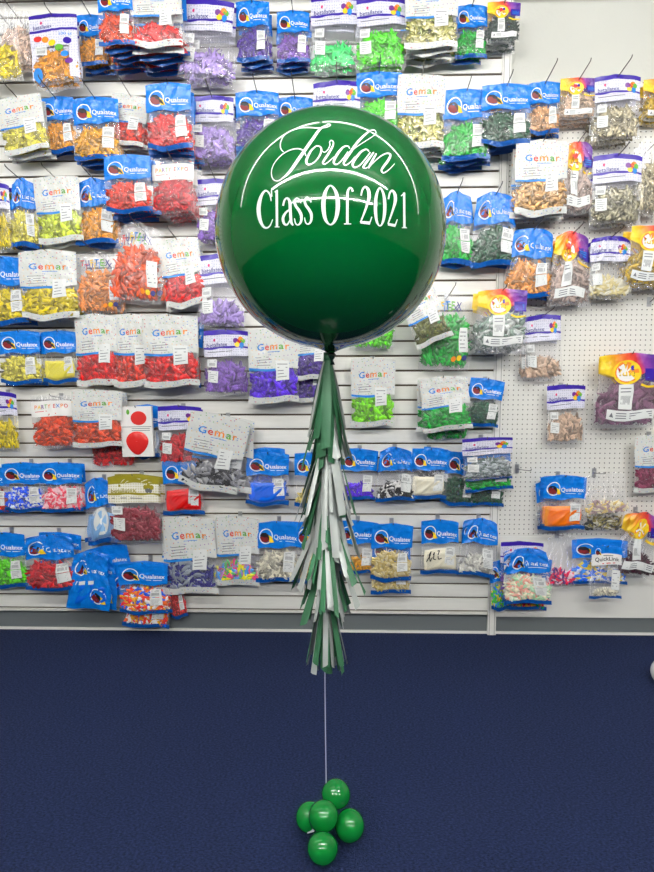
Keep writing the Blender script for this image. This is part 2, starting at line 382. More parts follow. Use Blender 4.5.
def packed(s, top_v, seed):
    """one or two big balloons folded flat: smooth, creased"""
    rd = random.Random(seed); q = MB()
    for k in range(3):
        u0 = -.46+rd.uniform(0, .05)+.04*k; u1 = .46-rd.uniform(0, .05)-.04*(2-k); a = top_v+.02*k+rd.uniform(0, .06); b = .93-.01*k
        nu = nv = 20; sd = 1 if k == 0 else -1; vs_ = []
        for side in (-1, 1):
            for j in range(nv+1):
                for i in range(nu+1):
                    uu = i/nu*2-1; vv = j/nv*2-1
                    r = 1-.06*abs(uu*vv)+.05*noise.noise(Vector((uu*2+seed, vv*2, k))); u = (u0+u1)/2+(u1-u0)/2*uu*r; v = (a+b)/2+(b-a)/2*vv*r
                    X, Z = s.xz(u, v); e = (1-uu**8)*(1-vv**8)
                    cre = noise.noise(Vector((u*7+v*9+seed, v*3+k*5, side)))
                    th = (.004+.009*abs(cre))*e
                    vs_.append((X, -.004*(k-1)*1.2+side*th, Z))
        n_ = (nu+1)*(nv+1)
        fs = [(j*(nu+1)+i, j*(nu+1)+i+1, (j+1)*(nu+1)+i+1, (j+1)*(nu+1)+i) for j in range(nv) for i in range(nu)]
        q.add(vs_, [f[::-1] for f in fs]+[tuple(x+n_ for x in f) for f in fs], M['white'])
    return q.mesh('folded_balloon')

def swoosh(s, mb, cx, cz, r, k=0):
    """round emblem: white ring, dark red oval, black crescent, yellow tail"""
    ring = ell(20, r, r, cx, cz); inn = ell(20, r*.86, r*.86, cx, cz)
    vs_ = [s.P(x, z, .0014) for x, z in ring]+[s.P(x, z, .0014) for x, z in inn]
    mb.add(vs_, [(i, (i+1) % 20, 20+(i+1) % 20, 20+i) for i in range(20)], M['white'])
    s.poly(mb, [(cx+r*a*1.1, cz+r*b*1.1) for a, b in ((-.78, .1), (-.5, .42), (0, .4), (.45, .05), (.8, -.5), (.9, -.8), (.4, -.55), (-.2, -.2))], M['black'], .0014)
    s.poly(mb, [(cx+r*a*1.12, cz+r*b*1.12) for a, b in ((-.78, -.1), (-.55, .15), (-.1, .1), (.25, -.25), (.35, -.6), (-.1, -.72), (-.55, -.55))], M['dred'], .0018)
    s.poly(mb, [(cx+r*a*1.12, cz+r*b*1.12) for a, b in ((.35, .1), (.75, -.15), (1.0, -.75), (.55, -.78), (.35, -.6), (.45, -.25))], M['yellow'], .0020)
def cluster(s, mb, cx, cz, r):
    for a, b, m in ((-.9, .55, 'lpurple'), (.85, .5, 'green'), (-.55, -.45, 'yellow'), (.55, -.55, 'sky'), (0, .45, 'red'), (.35, .95, 'orange')):
        s.poly(mb, ell(12, r*.62, r*.7, cx+a*r, cz+b*r), M[m], .0015+.0001*abs(a))
    s.poly(mb, [(cx+r*.55-.003, cz-r*1.15), (cx+r*.55+.003, cz-r*1.15), (cx+r*.55+.006, cz-r*1.45), (cx+r*.55-.006, cz-r*1.45)], M['sky'], .0015)
PROTO = {}
def wave(seed): return lambda u: .018*math.sin(u*9+seed)
def proto(style, g, seed):
    key = (style, g, seed)
    if key in PROTO: return PROTO[key]
    s = Surf(g, seed+3.3*g); parts = []
    q = MB(); s.grid(q, FILM); parts.append(('clear_film', q.mesh('clear_film'), None))
    tv = .45
    if style in 'Qq':
        q = MB(); s.grid(q, M['blue'], v0=.005, v1=.42, lift=.0006, edge=wave(seed), nv=12)
        cx = -.052; swoosh(s, q, cx, -.062, .034)
        s.word(q, 'Qualatex', -.014, -.080, .021, M['white'], wd=.104)
        s.rect(q, .010, -.088, .078, -.0905, M['white'], .0014, 2)
        parts.append(('header_band', q.mesh('header_band'), None))
        q = MB(); s.grid(q, M['dblue'], v0=.925, v1=.995, lift=.0006, nv=3); parts.append(('bottom_band', q.mesh('bottom_band'), None))
        if style == 'Q':
            parts.append(('barcode_label', s.label(.028, -.135, .076, -.178), 'white barcode label'))
            parts.append(('price_label', s.label(.028, -.181, .076, -.224, 't'), 'white printed label'))
        if style == 'q':
            q = MB(); s.poly(q, ell(20, .050, .056, 0, -.178), M['label'], .0014); s.poly(q, ell(20, .038, .043, 0, -.178), mat('print_pale_blue', (150, 195, 235), .35), .0017); s.poly(q, ell(12, .012, .014, 0, -.178), M['white'], .0019)
            parts.append(('round_print', q.mesh('round_print'), None))
        tv = .52
    elif style == 'F':
        q = MB(); s.grid(q, M['blue'], v0=.005, v1=.995, lift=.0006); swoosh(s, q, -.048, -.075, .036); swoosh(s, q, .045, -.205, .036)
        s.word(q, 'Qualatex', -.010, -.095, .021, M['white'], wd=.095); s.rect(q, -.07, -.135, .02, -.152, M['label'], .0016)
        parts.append(('blue_print', q.mesh('blue_print'), None)); tv = .5
    elif style == 'G':
        q = MB(); s.grid(q, M['gdots'], v0=.005, v1=.53, lift=.0006, edge=wave(seed), nv=12)
        x = -.066
        for ch, m in zip('Gemar', ('sky', 'red', 'orange', 'green', 'orange')):
            v, f, w = text(ch); x += s.word(q, ch, x, -.076, .025, M[m], wd=w*.030)+.0055
        s.rect(q, -.02, -.083, .03, -.085, M['sky'], .0014, 2)
        for k in range(4): s.rect(q, -.07, -.100-.009*k, -.07+(.055, .066, .045, .06)[k], -.102-.009*k, M['ltxt'], .0014, 1)
        parts.append(('header_band', q.mesh('header_band'), None))
        q = MB(); s.grid(q, M['sky'], u1=.05, v0=.52, v1=.55, lift=.001, nv=2, sides=(-1,)); parts.append(('blue_stripe', q.mesh('blue_stripe'), None))
        q = MB(); s.grid(q, M['gdots'], v0=.91, v1=.995, lift=.0006, nv=3); parts.append(('bottom_band', q.mesh('bottom_band'), None))
        parts.append(('barcode_label', s.label(.012, -.115, .062, -.185, 't'), 'white printed label'))
        tv = .50
    elif style in 'BA':
        dm = M['bdots'] if style == 'B' else M['gogdots']; pc = M['purple'] if style == 'B' else M['gold']
        q = MB(); s.grid(q, dm, v0=.06, v1=.40, lift=.0006, nv=10)
        s.grid(q, pc, v0=.003, v1=.075 if style == 'B' else .12, lift=.0009, nv=3)
        s.grid(q, pc, v0=.255, v1=.285, lift=.0010, nv=2, edge=lambda u: .006*math.sin(u*14), sides=(-1,))
        s.word(q, 'betallatex', -.088, -.068, .017, M['navy'] if style == 'B' else M['gold'], wd=.098)
        s.poly(q, ell(10, .005, .006, -.055, -.040), M['pink'] if style == 'B' else M['gold'], .0014)
        if style == 'B': cluster(s, q, .058, -.055, .0165)
        else:
            for a, b in ((-1, .4), (1, .4), (0, .8), (-.5, -.5), (.5, -.5)): s.poly(q, ell(12, .009, .010, .058+a*.014, -.052+b*.014), M['gold'] if b > 0 else M['ltxt'], .0014)
        s.rect(q, -.085, -.088, .03, -.091, M['ltxt'], .0014, 3)
        parts.append(('header_band', q.mesh('header_band'), None))
        parts.append(('barcode_label', s.label(-.086, -.118, -.046, -.150), 'white barcode label'))
        parts.append(('price_label', s.label(-.084, -.165, -.038, -.215, 't'), 'white printed label'))
        tv = .52
    elif style == 'X':
        q = MB(); s.grid(q, M['bdots'], v0=.06, v1=.93, u0=-.5, u1=.5, lift=.0006, sides=(1,))
        s.grid(q, M['bdots'], v0=.06, v1=.46, lift=.0006, nv=10, sides=(-1,)); s.grid(q, M['bdots'], u0=.32, v0=.46, v1=.93, lift=.0006, nv=10, nu=4, sides=(-1,))
        s.grid(q, M['purple'], v0=.003, v1=.05, lift=.0009, nv=3); s.grid(q, M['purple'], v0=.215, v1=.25, lift=.0010, nv=2, sides=(-1,))
        s.word(q, 'betallatex', -.085, -.054, .015, M['navy'], wd=.085); s.poly(q, ell(10, .006, .006, -.05, -.032), M['pink'], .0014)
        for (x, z, m) in ((-.068, -.092, 'red'), (-.035, -.098, 'orange'), (-.004, -.112, 'yellow'), (.024, -.132, 'green'), (.046, -.158, 'sky'), (.062, -.188, 'lpurple'), (.058, -.108, 'purple')):
            s.poly(q, ell(14, .017, .012, x, z), M[m], .0015)
        s.word(q, '100 ct', .028, -.088, .011, M['sky'], wd=.05)
        s.poly(q, ell(14, .022, .026, -.072, -.232), M['sky'], .0015)
        parts.append(('header_band', q.mesh('header_band'), None))
        parts.append(('barcode_label', s.label(-.082, -.122, -.030, -.155), 'white barcode label'))
        tv = .40
    elif style == 'S':
        q = MB()
        s.grid(q, M['rainbow'], v0=.01, v1=.27, lift=.0006, nv=10, edge=lambda u: .07*math.sin(u*5+2.2))
        s.grid(q, M['purple'], u0=.22, u1=.49, v0=.20, v1=.36, lift=.0012, nu=4, nv=4, sides=(-1,))
        s.stroke(q, [(.03, -.112), (.055, -.122), (.098, -.118)], .008, M['yellow'], .0016)
        cx, cz, r = -.015, -.070, .040
        s.poly(q, ell(22, r*1.15, r*1.08, cx, cz), M['yellow'], .0012); s.poly(q, ell(22, r*.98, r*.90, cx, cz), M['orange'], .0014); s.poly(q, ell(22, r*.86, r*.80, cx, cz), M['card'], .0016)
        s.poly(q, ell(12, r*.5, r*.4, cx-r*.22, cz+r*.34), M['red'], .0018); s.poly(q, ell(10, r*.3, r*.22, cx+r*.48, cz+r*.4), M['purple'], .0018)
        s.word(q, 'fun', cx-r*.66, cz-r*.30, r*.60, M['black'], .0021, wd=r*1.33); s.word(q, 'fun', cx-r*.62, cz-r*.26, r*.52, M['yellow'], .0024, wd=r*1.25)
        for k in range(3): s.rect(q, .050, -.066-.009*k, .090, -.070-.009*k, M['sky'], .0016, 1)
        parts.append(('header_band', q.mesh('header_band'), None))
        parts.append(('barcode_label', s.label(-.040, -.112, .006, -.200), 'tall white printed label'))
        q = MB(); s.rect(q, -.075, -.205, .080, -.240, M['label'], .0018, 5)
        s.poly(q, [(-.066, -.230), (-.052, -.230), (-.059, -.214)], M['ltxt'], .0022)
        for k in range(3): s.rect(q, -.045, -.213-.008*k, -.01, -.216-.008*k, M['ltxt'], .0022, 1); s.rect(q, 0, -.213-.008*k, .072, -.216-.008*k, M['ltxt'], .0022, 1)
        parts.append(('warning_label', q.mesh('warning_label'), 'wide white warning label'))
        tv = .40
    elif style == 'P':
        q = MB(); s.grid(q, M['card'], u0=-.49, u1=.49, v0=.11, v1=.40, lift=.0006, nv=8)
        x = -.082
        for ch, m in zip('PARTYEXPO', ('orange', 'yellow', 'lpurple', 'green', 'orange', 'red', 'sky', 'orange', 'red')):
            if ch == 'E': x += .010
            v, f, w = text(ch); x += s.word(q, ch, x, -.068, .020, M[m], wd=w*.0165)+.0026
        s.rect(q, -.08, -.080, -.02, -.083, M['red'], .0014, 2)
        parts.append(('header_band', q.mesh('header_band'), None)); tv = .38
    elif style in 'TC':
        if style == 'T':
            q = MB(); x = -.078
            for ch, m in zip('TUFTEX', ('red', 'navy', 'yellow', 'sky', 'green', 'navy')):
                v, f, w = text(ch); x += s.word(q, ch, x, -.062, .028, M[m], wd=w*.020)+.006
            parts.append(('printed_name', q.mesh('printed_name'), None))
            q = MB()
            for k, m in enumerate(('orange', 'yellow', 'navy')): s.poly(q, ell(12, .010, .010, .025+.022*k, -.235), M[m], .0016)
            parts.append(('round_stickers', q.mesh('round_stickers'), None))
            parts.append(('barcode_label', s.label(.046, -.125, .082, -.215, 't'), 'tall white label'))
            tv = .34
        else: tv = .34
    elif style == 'H':
        q = MB(); q.box((-.095, -.010, -.262), (.095, .010, -.002), M['card']); parts = [('backing_card', q.mesh('backing_card', False), None)]
        class Fl(Surf):
            def xz(s, u, v): return W*u, -H*v
            def y(s, u, v, side=-1): return -.010
        fs_ = Fl(0, 1)
        q = MB(); fs_.poly(q, ell(20, .048, .036, .015, -.062), M['red'], .0004); fs_.poly(q, ell(8, .010, .014, -.048, -.03), M['green'], .0004)
        fs_.rect(q, -.09, -.105, .09, -.108, M['ltxt'], .0004, 1)
        for k in range(2): fs_.rect(q, -.03, -.114-.01*k, .08, -.117-.01*k, M['ltxt'], .0004, 1)
        parts.append(('printed_picture', q.mesh('printed_picture'), 'picture of a round red balloon'))
        q = MB(); n = 28
        def hp(t, r): c_ = math.cos(t); return (r*.068*math.sin(t)*(1-.28*max(0, -c_)**1.5), -.182+r*((.052 if c_ > 0 else .070)*c_))
        vs_ = []
        for a in range(7):
            r = 1-a/6*.98; yy = -.0105-.010*math.sqrt(max(0, 1-r*r))
            for b in range(n):
                x, z = hp(2*math.pi*b/n, r); vs_.append((x, yy+.002*noise.noise(Vector((x*60, z*60, 2)))*(1 if r < 1 else 0), z))
        q.add(vs_, [(a*n+b, a*n+(b+1) % n, (a+1)*n+(b+1) % n, (a+1)*n+b) for a in range(6) for b in range(n)], mat('heart_red', (228, 42, 38), .35))
        parts.append(('flat_balloon', q.mesh('flat_balloon'), 'flat red balloon tapering to the bottom'))
        PROTO[key] = (parts, None, None); return PROTO[key]
    elif style == 'K':
        q = MB(); s.grid(q, M['blue'], v0=.005, v1=.20, lift=.0006, nv=6); s.grid(q, M['card'], u0=-.48, u1=.48, v0=.15, v1=.36, lift=.0011, nv=6)
        swoosh(s, q, -.055, -.030, .020)
        s.word(q, 'QuickLink', -.075, -.078, .020, M['black'], .0022, wd=.150); s.rect(q, -.03, -.088, .05, -.092, M['red'], .0020, 2)
        s.rect(q, -.02, -.050, .04, -.053, M['black'], .0020, 2)
        parts.append(('header_band', q.mesh('header_band'), None))
        q = MB(); s.grid(q, M['dblue'], v0=.95, v1=.998, lift=.0006, nv=2); parts.append(('bottom_band', q.mesh('bottom_band'), None))
        parts.append(('barcode_label', s.label(.03, -.125, .082, -.225, 't'), 'white printed label')); tv = .80
    c = {}
    PROTO[key] = (parts, s, tv); return PROTO[key]
CONT = {}
def get_contents(style, g, seed, fill, kind):
    key = (style, g, seed, fill, kind)
    if key not in CONT:
        _, s, tv = proto(style, g, seed); v = {'full': tv, 'half': max(tv, .56), 'low': .68, 'tiny': .84}[fill]
        v = v if style != 'K' else .86
        if kind == 'fold': CONT[key] = packed(s, max(tv, .5), seed+1)
        else: CONT[key] = contents(s, v, {'full': 190, 'half': 150, 'low': 100, 'tiny': 50}[fill], seed+int(v*100), .64 if kind == 'j' else .5)
    return CONT[key]

COLS = {
 'pale peach': [(235, 205, 185)], 'yellow': [(240, 220, 20)], 'orange yellow': [(250, 178, 50)], 'orange': [(248, 98, 36)], 'red': [(225, 38, 36)],
 'lilac': [(176, 148, 222)], 'dark purple': [(72, 44, 130)], 'purple': [(138, 92, 196)], 'mint green': [(70, 205, 118)], 'lime green': [(98, 220, 32)],
 'gold and green': [(176, 172, 96), (120, 128, 60), (214, 208, 160)], 'green': [(22, 150, 58)], 'dark green': [(30, 92, 60)], 'greenish black': [(52, 76, 62)],
 'pale yellow': [(246, 236, 108)], 'golden yellow': [(252, 190, 52)], 'orange red': [(244, 76, 42)], 'coral red': [(226, 72, 72)], 'peach': [(250, 190, 130)],
 'tan': [(222, 190, 160)], 'champagne': [(205, 194, 160)], 'olive gold': [(165, 140, 30)], 'burgundy red': [(176, 44, 52)], 'copper': [(228, 178, 110)],
 'taupe': [(196, 172, 160)], 'gold grey': [(176, 170, 140)], 'coral orange': [(252, 116, 66)], 'light orange': [(253, 180, 98)], 'olive chrome': [(110, 116, 40)],
 'grey green': [(120, 140, 128), (190, 196, 192)], 'nude': [(222, 190, 162)], 'clear and gold': [(214, 210, 190), (200, 186, 130)], 'violet': [(92, 40, 190)],
 'mauve': [(140, 92, 122)], 'black and silver': [(40, 40, 44), (150, 150, 155), (200, 200, 200), (60, 60, 64)], 'blue and white': [(30, 90, 200), (30, 90, 200), (225, 232, 245)],
 'pink red': [(214, 90, 108), (232, 190, 196)], 'light blue': [(120, 170, 220)], 'metallic burgundy': [(150, 42, 56), (176, 70, 84)], 'blue': [(24, 108, 210)],
 'cream yellow': [(250, 226, 120)], 'black and white': [(24, 22, 24), (236, 234, 230), (30, 28, 30)], 'ivory': [(240, 234, 210)], 'silver green': [(150, 160, 160), (110, 126, 122), (196, 204, 206)],
 'bright orange': [(255, 140, 20), (255, 168, 30)], 'gold and cream': [(226, 200, 120), (242, 232, 200), (176, 150, 150)], 'black and gold': [(40, 42, 40), (210, 206, 190), (150, 140, 70)],
 'maroon': [(120, 28, 66), (150, 60, 92)], 'assorted': [(240, 60, 40), (250, 190, 30), (30, 90, 190), (250, 120, 30), (240, 240, 240)], 'blue and silver': [(50, 44, 140), (150, 160, 175), (180, 190, 200), (70, 70, 150)],
 'pastel assorted': [(180, 130, 200), (90, 160, 220), (240, 90, 150), (230, 222, 40), (90, 190, 110)], 'pale gold': [(238, 212, 130)], 'champagne gold': [(226, 204, 128), (240, 226, 176)],
 'white': [(240, 238, 228)], 'cream and pink': [(240, 232, 200), (238, 170, 150), (236, 240, 220), (170, 210, 170)], 'pink and white': [(214, 40, 96), (244, 220, 230), (190, 30, 80), (90, 60, 130)],
 'blue and yellow': [(30, 110, 210), (240, 214, 80), (60, 140, 220), (232, 236, 240)], 'dark maroon': [(74, 20, 42)], 'lime': [(140, 220, 20)], 'bright lime': [(110, 214, 40)], 'silver and blue': [(150, 170, 200), (200, 210, 225)],
 'green and yellow': [(60, 160, 60), (226, 210, 40), (40, 120, 190)], 'peach orange': [(252, 170, 96)], 'multicolour': [(200, 40, 60), (40, 150, 70), (250, 190, 30)], 'pale lime': [(226, 240, 80)],
}
METAL = {'gold and green', 'gold grey', 'champagne', 'black and silver', 'silver green', 'blue and silver', 'grey green', 'olive chrome', 'metallic burgundy', 'champagne gold', 'copper'}
HEAD = {'Q': 'blue-headed bag', 'q': 'blue-headed bag', 'F': 'all-blue bag', 'G': 'confetti-print bag', 'B': 'purple-edged bag', 'A': 'gold-headed bag', 'X': 'colour-oval printed bag',
        'S': 'rainbow-headed bag', 'P': 'white-banded clear bag', 'T': 'letter-printed clear bag', 'C': 'plain clear bag', 'H': 'white card', 'K': 'white-carded clear bag'}
ROWN = {'A': 'top row', 'B': 'second row', 'CL': 'third row left of balloon', 'CR': 'third row right of balloon', 'DL': 'fourth row left of balloon', 'DR': 'fourth row right of balloon',
        'EL': 'fifth row left of tassel', 'ER': 'fifth row right of tassel', 'FL': 'sixth row left of tassel', 'FR': 'sixth row right of tassel',
        'GL': 'seventh row left of tassel', 'GR': 'seventh row right of tassel', 'HL': 'lowest row left of tassel', 'HR': 'lowest row right of tassel'}
# row, style, colour, centre x, top, width, height (image size of the front bag), tilt, how many, depth, gather, options
SP = [
 ('A','C','yellow',-8,2,44,80,3,1,.17,0,dict(fill='half')), ('A','C','pale peach',14,10,34,57,0,2,.12,0,dict(lab=1)), ('A','X','orange yellow',52,13,48,72,2,2,.20,0,dict(fill='half')),
 ('A','Q','orange yellow',91,14,30,52,0,3,.12,0,{}), ('A','Q','orange',114,-15,36,60,0,6,.30,0,{}), ('A','G','red',155,-20,52,66,0,6,.29,0,dict(fill='low', bk='Q')),
 ('A','B','lilac',208,-2,52,80,-5,3,.16,0,dict(fill='low')), ('A','Q','dark purple',252,0,33,61,0,3,.12,0,{}), ('A','Q','purple',293,10,33,53,0,3,.11,0,{}),
 ('A','B','mint green',334,-6,46,76,0,2,.12,0,dict(fill='low')), ('A','B','lime green',381,-4,50,71,0,3,.15,0,{}), ('A','G','gold and green',432,-20,53,68,0,4,.20,0,{}),
 ('A','Q','green',472,4,32,54,0,2,.10,0,{}), ('A','S','greenish black',504,1,33,42,0,3,.12,0,{}),
 ('B','G','pale yellow',17,95,46,58,8,3,.16,0,{}), ('B','Q','orange yellow',56,96,35,56,2,2,.10,0,{}), ('B','Q','golden yellow',95,96,47,64,0,3,.14,0,{}),
 ('B','G','orange red',131,94,38,52,-10,3,.10,0,{}), ('B','Q','coral red',168,82,46,67,0,6,.27,0,{}), ('B','B','lilac',212,95,44,66,-1,3,.13,0,{}),
 ('B','Q','dark purple',257,90,44,60,0,3,.13,0,{}), ('B','Q','purple',295,96,36,54,0,2,.09,0,{}), ('B','B','green',337,80,48,72,0,2,.12,0,{}),
 ('B','Q','lime green',379,71,45,60,0,3,.13,0,{}), ('B','G','gold and green',422,73,48,76,-1,3,.15,0,{}), ('B','Q','green',467,88,47,72,0,4,.15,0,{}),
 ('B','Q','dark green',507,83,50,62,0,3,.17,0,{}), ('B','Q','peach',545,81,32,53,0,2,.10,0,{}), ('B','S','tan',579,77,36,42,0,3,.12,0,{}),
 ('B','B','champagne',618,74,46,66,0,3,.13,0,{}), ('B','S','olive gold',664,78,40,42,0,2,.10,0,{}),
 ('CL','B','yellow',-4,182,26,68,0,2,.12,0,{}), ('CL','Q','pale yellow',22,178,30,70,0,2,.11,1,{}), ('CL','G','pale lime',55,175,45,68,3,2,.14,0,{}),
 ('CL','Q','orange yellow',95,178,44,66,0,3,.11,1,{}), ('CL','Q','orange red',127,154,48,58,0,4,.22,0,{}), ('CL','P','burgundy red',172,157,42,56,0,6,.19,0,{}), ('CL','B','purple',216,178,42,65,0,2,.10,0,{}),
 ('CR','Q','green',457,191,36,74,0,2,.10,1,{}), ('CR','Q','dark green',496,192,48,74,0,2,.12,1,{}), ('CR','G','copper',543,139,54,76,0,3,.17,0,{}), ('CR','S','taupe',578,140,34,74,0,2,.12,1,{}),
 ('CR','B','gold grey',618,153,50,71,0,3,.14,0,{}), ('CR','C','champagne',656,140,34,74,0,2,.12,0,{}),
 ('DL','Q','yellow',3,256,46,68,0,2,.10,0,{}), ('DL','G','yellow',47,249,58,70,0,3,.14,0,{}), ('DL','T','peach orange',98,251,46,63,0,2,.10,0,{}), ('DL','T','coral orange',137,222,54,80,-3,2,.15,1,{}),
 ('DL','G','red',177,237,42,70,7,3,.12,0,{}), ('DL','B','lilac',221,253,46,74,0,3,.12,0,dict(fill='low')),
 ('DR','G','olive chrome',414,287,38,60,22,1,.19,0,dict(fill='half')), ('DR','T','green',450,291,50,78,-2,2,.11,0,dict(fill='full')), ('DR','S','grey green',503,288,50,64,0,4,.20,0,{}),
 ('DR','Q','light orange',534,227,46,70,-3,2,.13,1,{}), ('DR','S','taupe',573,231,42,74,-2,3,.13,1,{}), ('DR','B','clear and gold',611,235,46,64,0,2,.11,1,dict(fill='low')),
 ('DR','S','olive gold',656,225,48,62,-6,3,.15,0,{}), ('DR','B','nude',542,314,38,66,3,2,.07,0,dict(fill='low')),
 ('EL','Q','pale yellow',19,330,42,54,0,2,.09,0,{}), ('EL','Q','pale yellow',58,330,36,53,0,1,.07,0,dict(kind='fold')), ('EL','G','red',95,313,42,73,0,2,.10,0,{}),
 ('EL','G','orange red',132,313,40,74,0,2,.09,0,{}), ('EL','G','red',169,314,55,73,1,3,.15,0,{}), ('EL','B','purple',226,329,45,66,0,2,.10,0,{}),
 ('EL','G','violet',273,328,50,75,0,2,.11,0,{}), ('EL','G','dark purple',312,322,36,58,0,1,.10,0,{}),
 ('ER','C','bright lime',374,285,44,64,0,2,.10,0,{}), ('ER','G','lime',373,357,44,70,0,1,.07,0,{}), ('ER','G','green',443,376,49,55,6,2,.13,0,{}), ('ER','Q','dark green',488,378,34,49,-7,1,.07,0,{}),
 ('ER','B','nude',566,384,38,60,2,1,.08,0,{}), ('ER','S','mauve',632,352,62,76,0,2,.14,0,dict(fill='full')),
 ('FL','B','yellow',0,391,32,60,0,1,.08,0,{}), ('FL','P','orange',51,394,42,54,1,3,.12,0,{}), ('FL','G','orange',96,389,50,58,0,3,.14,0,{}), ('FL','H','red',136,406,33,52,1,1,.12,0,{}),
 ('FL','B','burgundy red',179,405,43,60,0,2,.09,0,{}), ('FL','G','black and silver',222,414,62,78,-13,2,.16,0,dict(fill='low')),
 ('FR','B','silver green',487,437,50,42,3,1,.15,0,dict(fill='full')), 
 ('GL','Q','orange red',-12,466,40,48,0,1,.08,0,{}), ('GL','Q','blue and white',22,462,42,50,0,1,.10,0,dict(small=1)), ('GL','Q','pink red',60,462,42,50,0,2,.12,0,{}),
 ('GL','q','light blue',97,478,34,66,4,2,.10,1,dict(kind='fold')), ('GL','A','metallic burgundy',133,474,52,70,0,3,.14,0,{}), ('GL','Q','red',182,459,41,56,0,2,.07,0,dict(kind='fold')),
 ('GL','Q','blue',268,452,43,53,-1,2,.10,0,dict(kind='fold')), ('GL','Q','cream yellow',312,452,35,54,0,1,.09,0,dict(fill='low')),
 ('GR','Q','violet',360,448,36,52,-3,1,.08,0,dict(fill='low')), ('GR','Q','black and white',396,447,40,54,0,2,.10,1,dict(fill='low')), ('GR','Q','ivory',431,448,37,51,-3,2,.09,0,dict(kind='fold')),
 ('GR','Q','bright orange',565,475,42,55,0,2,.11,0,dict(kind='fold')), ('GR','C','gold and cream',604,472,48,44,6,1,.13,1,dict(fill='low')), ('GR','G','maroon',657,434,44,58,2,1,.09,0,{}),
 ('HL','Q','bright lime',3,532,44,56,0,1,.09,0,{}), ('HL','Q','burgundy red',48,534,54,57,1,1,.13,1,{}), ('HL','F','blue',91,552,44,58,-6,2,.13,1,dict(kind='fold')),
 ('HL','Q','assorted',143,562,50,52,-1,2,.13,0,dict(fill='full')), ('HL','G','blue and silver',188,516,54,78,1,2,.10,0,dict(fill='half')), ('HL','G','pastel assorted',237,516,44,70,-1,2,.10,0,dict(fill='low')),
 ('HL','Q','ivory',277,521,44,61,0,2,.10,0,{}), ('HL','Q','pale gold',313,520,38,62,3,1,.09,0,{}),
 ('HR','Q','golden yellow',358,520,40,54,-2,1,.08,0,dict(fill='low')), ('HR','Q','champagne gold',393,523,42,58,-2,1,.11,0,{}), ('HR','Q','ivory',440,519,38,55,0,1,.09,0,dict(kind='fold', scr=1)),
 ('HR','Q','white',482,518,40,58,-5,2,.09,1,dict(fill='low')), ('HR','Q','cream and pink',527,548,48,56,3,2,.15,1,{}), ('HR','C','pink and white',562,534,34,54,2,1,.08,1,dict(fill='low')),
 ('HR','K','ivory',607,545,32,53,0,1,.14,0,{}), ('HR','S','dark maroon',646,512,42,66,-6,2,.12,1,dict(fill='low')),
]
# bags tucked behind or under others on the same hooks: own wording
EX = [
 ('C','green',446,393,42,48,2,.04,'plain green bag hanging lowest beneath the green confetti-print bags',{}),
 ('Q','burgundy red',186,316,36,72,-4,.05,'blue-headed dark red bag showing at the right edge behind a confetti-print bag',{}),
 ('G','dark purple',311,346,36,56,0,.05,'confetti-print bag of dark purple balloons lower one left of the tassel top',{}),
 ('C','red',110,414,44,54,2,.03,'red balloon bag hanging lowest beneath the orange confetti-print bags',{}),
 ('Q','silver and blue',147,404,26,54,-2,.05,'blue-headed bag edge sticking out behind the white card',{}),
 ('Q','silver green',487,441,46,39,4,.125,'silver green bag whose blue edge shows under the purple-edged silver bag',{}),
 ('Q','green',486,443,48,48,5,.095,'blue-headed green bag slanting out under the silver bag by the pegboard',{}),
 ('Q','dark green',466,452,34,54,-10,.05,'blue-edged dark green bag leaning left behind the silver bag',{}),
 ('Q','dark green',489,458,36,48,-3,.04,'hindmost dark green bag below the silver bag by the pegboard',{}),
 ('Q','blue',60,532,44,40,-3,.06,'blue-headed bag almost hidden behind the burgundy bag in lowest row',{}),
 ('Q','assorted',150,568,46,60,-6,.07,'assorted colour bag hanging lowest of all, under another assorted bag',dict(fill='full')),
 ('Q','green and yellow',500,560,22,50,4,.06,'narrow green and yellow bag beside the foot of the upright',{}),
 ('B','purple',522,541,42,52,0,.10,'purple-edged dotted bag tucked behind the cream and pink bag',{}),
 ('Q','multicolour',530,556,44,54,-4,.06,'red and green bag peeping out below the cream and pink bag',{}),
 ('Q','blue and yellow',600,538,56,46,0,.08,'wide blue-headed bag behind the clear bag with white name card',{}),
 ('C','black and gold',605,488,42,44,0,.07,'black and gold bag hanging below the gold and cream bag',dict(fill='half')),
 ('Q','champagne gold',391,536,40,58,0,.08,'lower champagne gold bag beneath its twin right of the tassel',{}),
 ('Q','blue',265,447,40,50,3,.05,'blue-headed bag leaning behind the folded blue balloon bag',{}),
 ('Q','black and white',441,448,34,44,-12,.04,'blue-headed bag corner behind the ivory bag right of the tassel',{}),
 ('F','blue',105,545,44,52,10,.06,'plain blue bag behind the bundled blue bag in lowest row',dict(kind='fold')),
 ('Q','blue and silver',552,480,34,48,5,.05,'blue-headed bag peeping out left of the bright orange bag',{}),
 ('Q','coral red',172,572,18,46,8,.04,'small red bag edge right of the assorted bags in lowest row',{}),
]
wire = mat('hook_wire', (92, 88, 86), .35, metal=.9); clipm = mat('hook_clip', (176, 178, 180), .3, metal=.6)
def px_size(cx, top, w, h, Y):
    a = at(cx-w/2, top, Y); b = at(cx+w/2, top, Y); c = at(cx, top, Y); d = at(cx, top+h, Y)
    return (b-a).length, c.z-d.z, c
RD = random.Random(11)
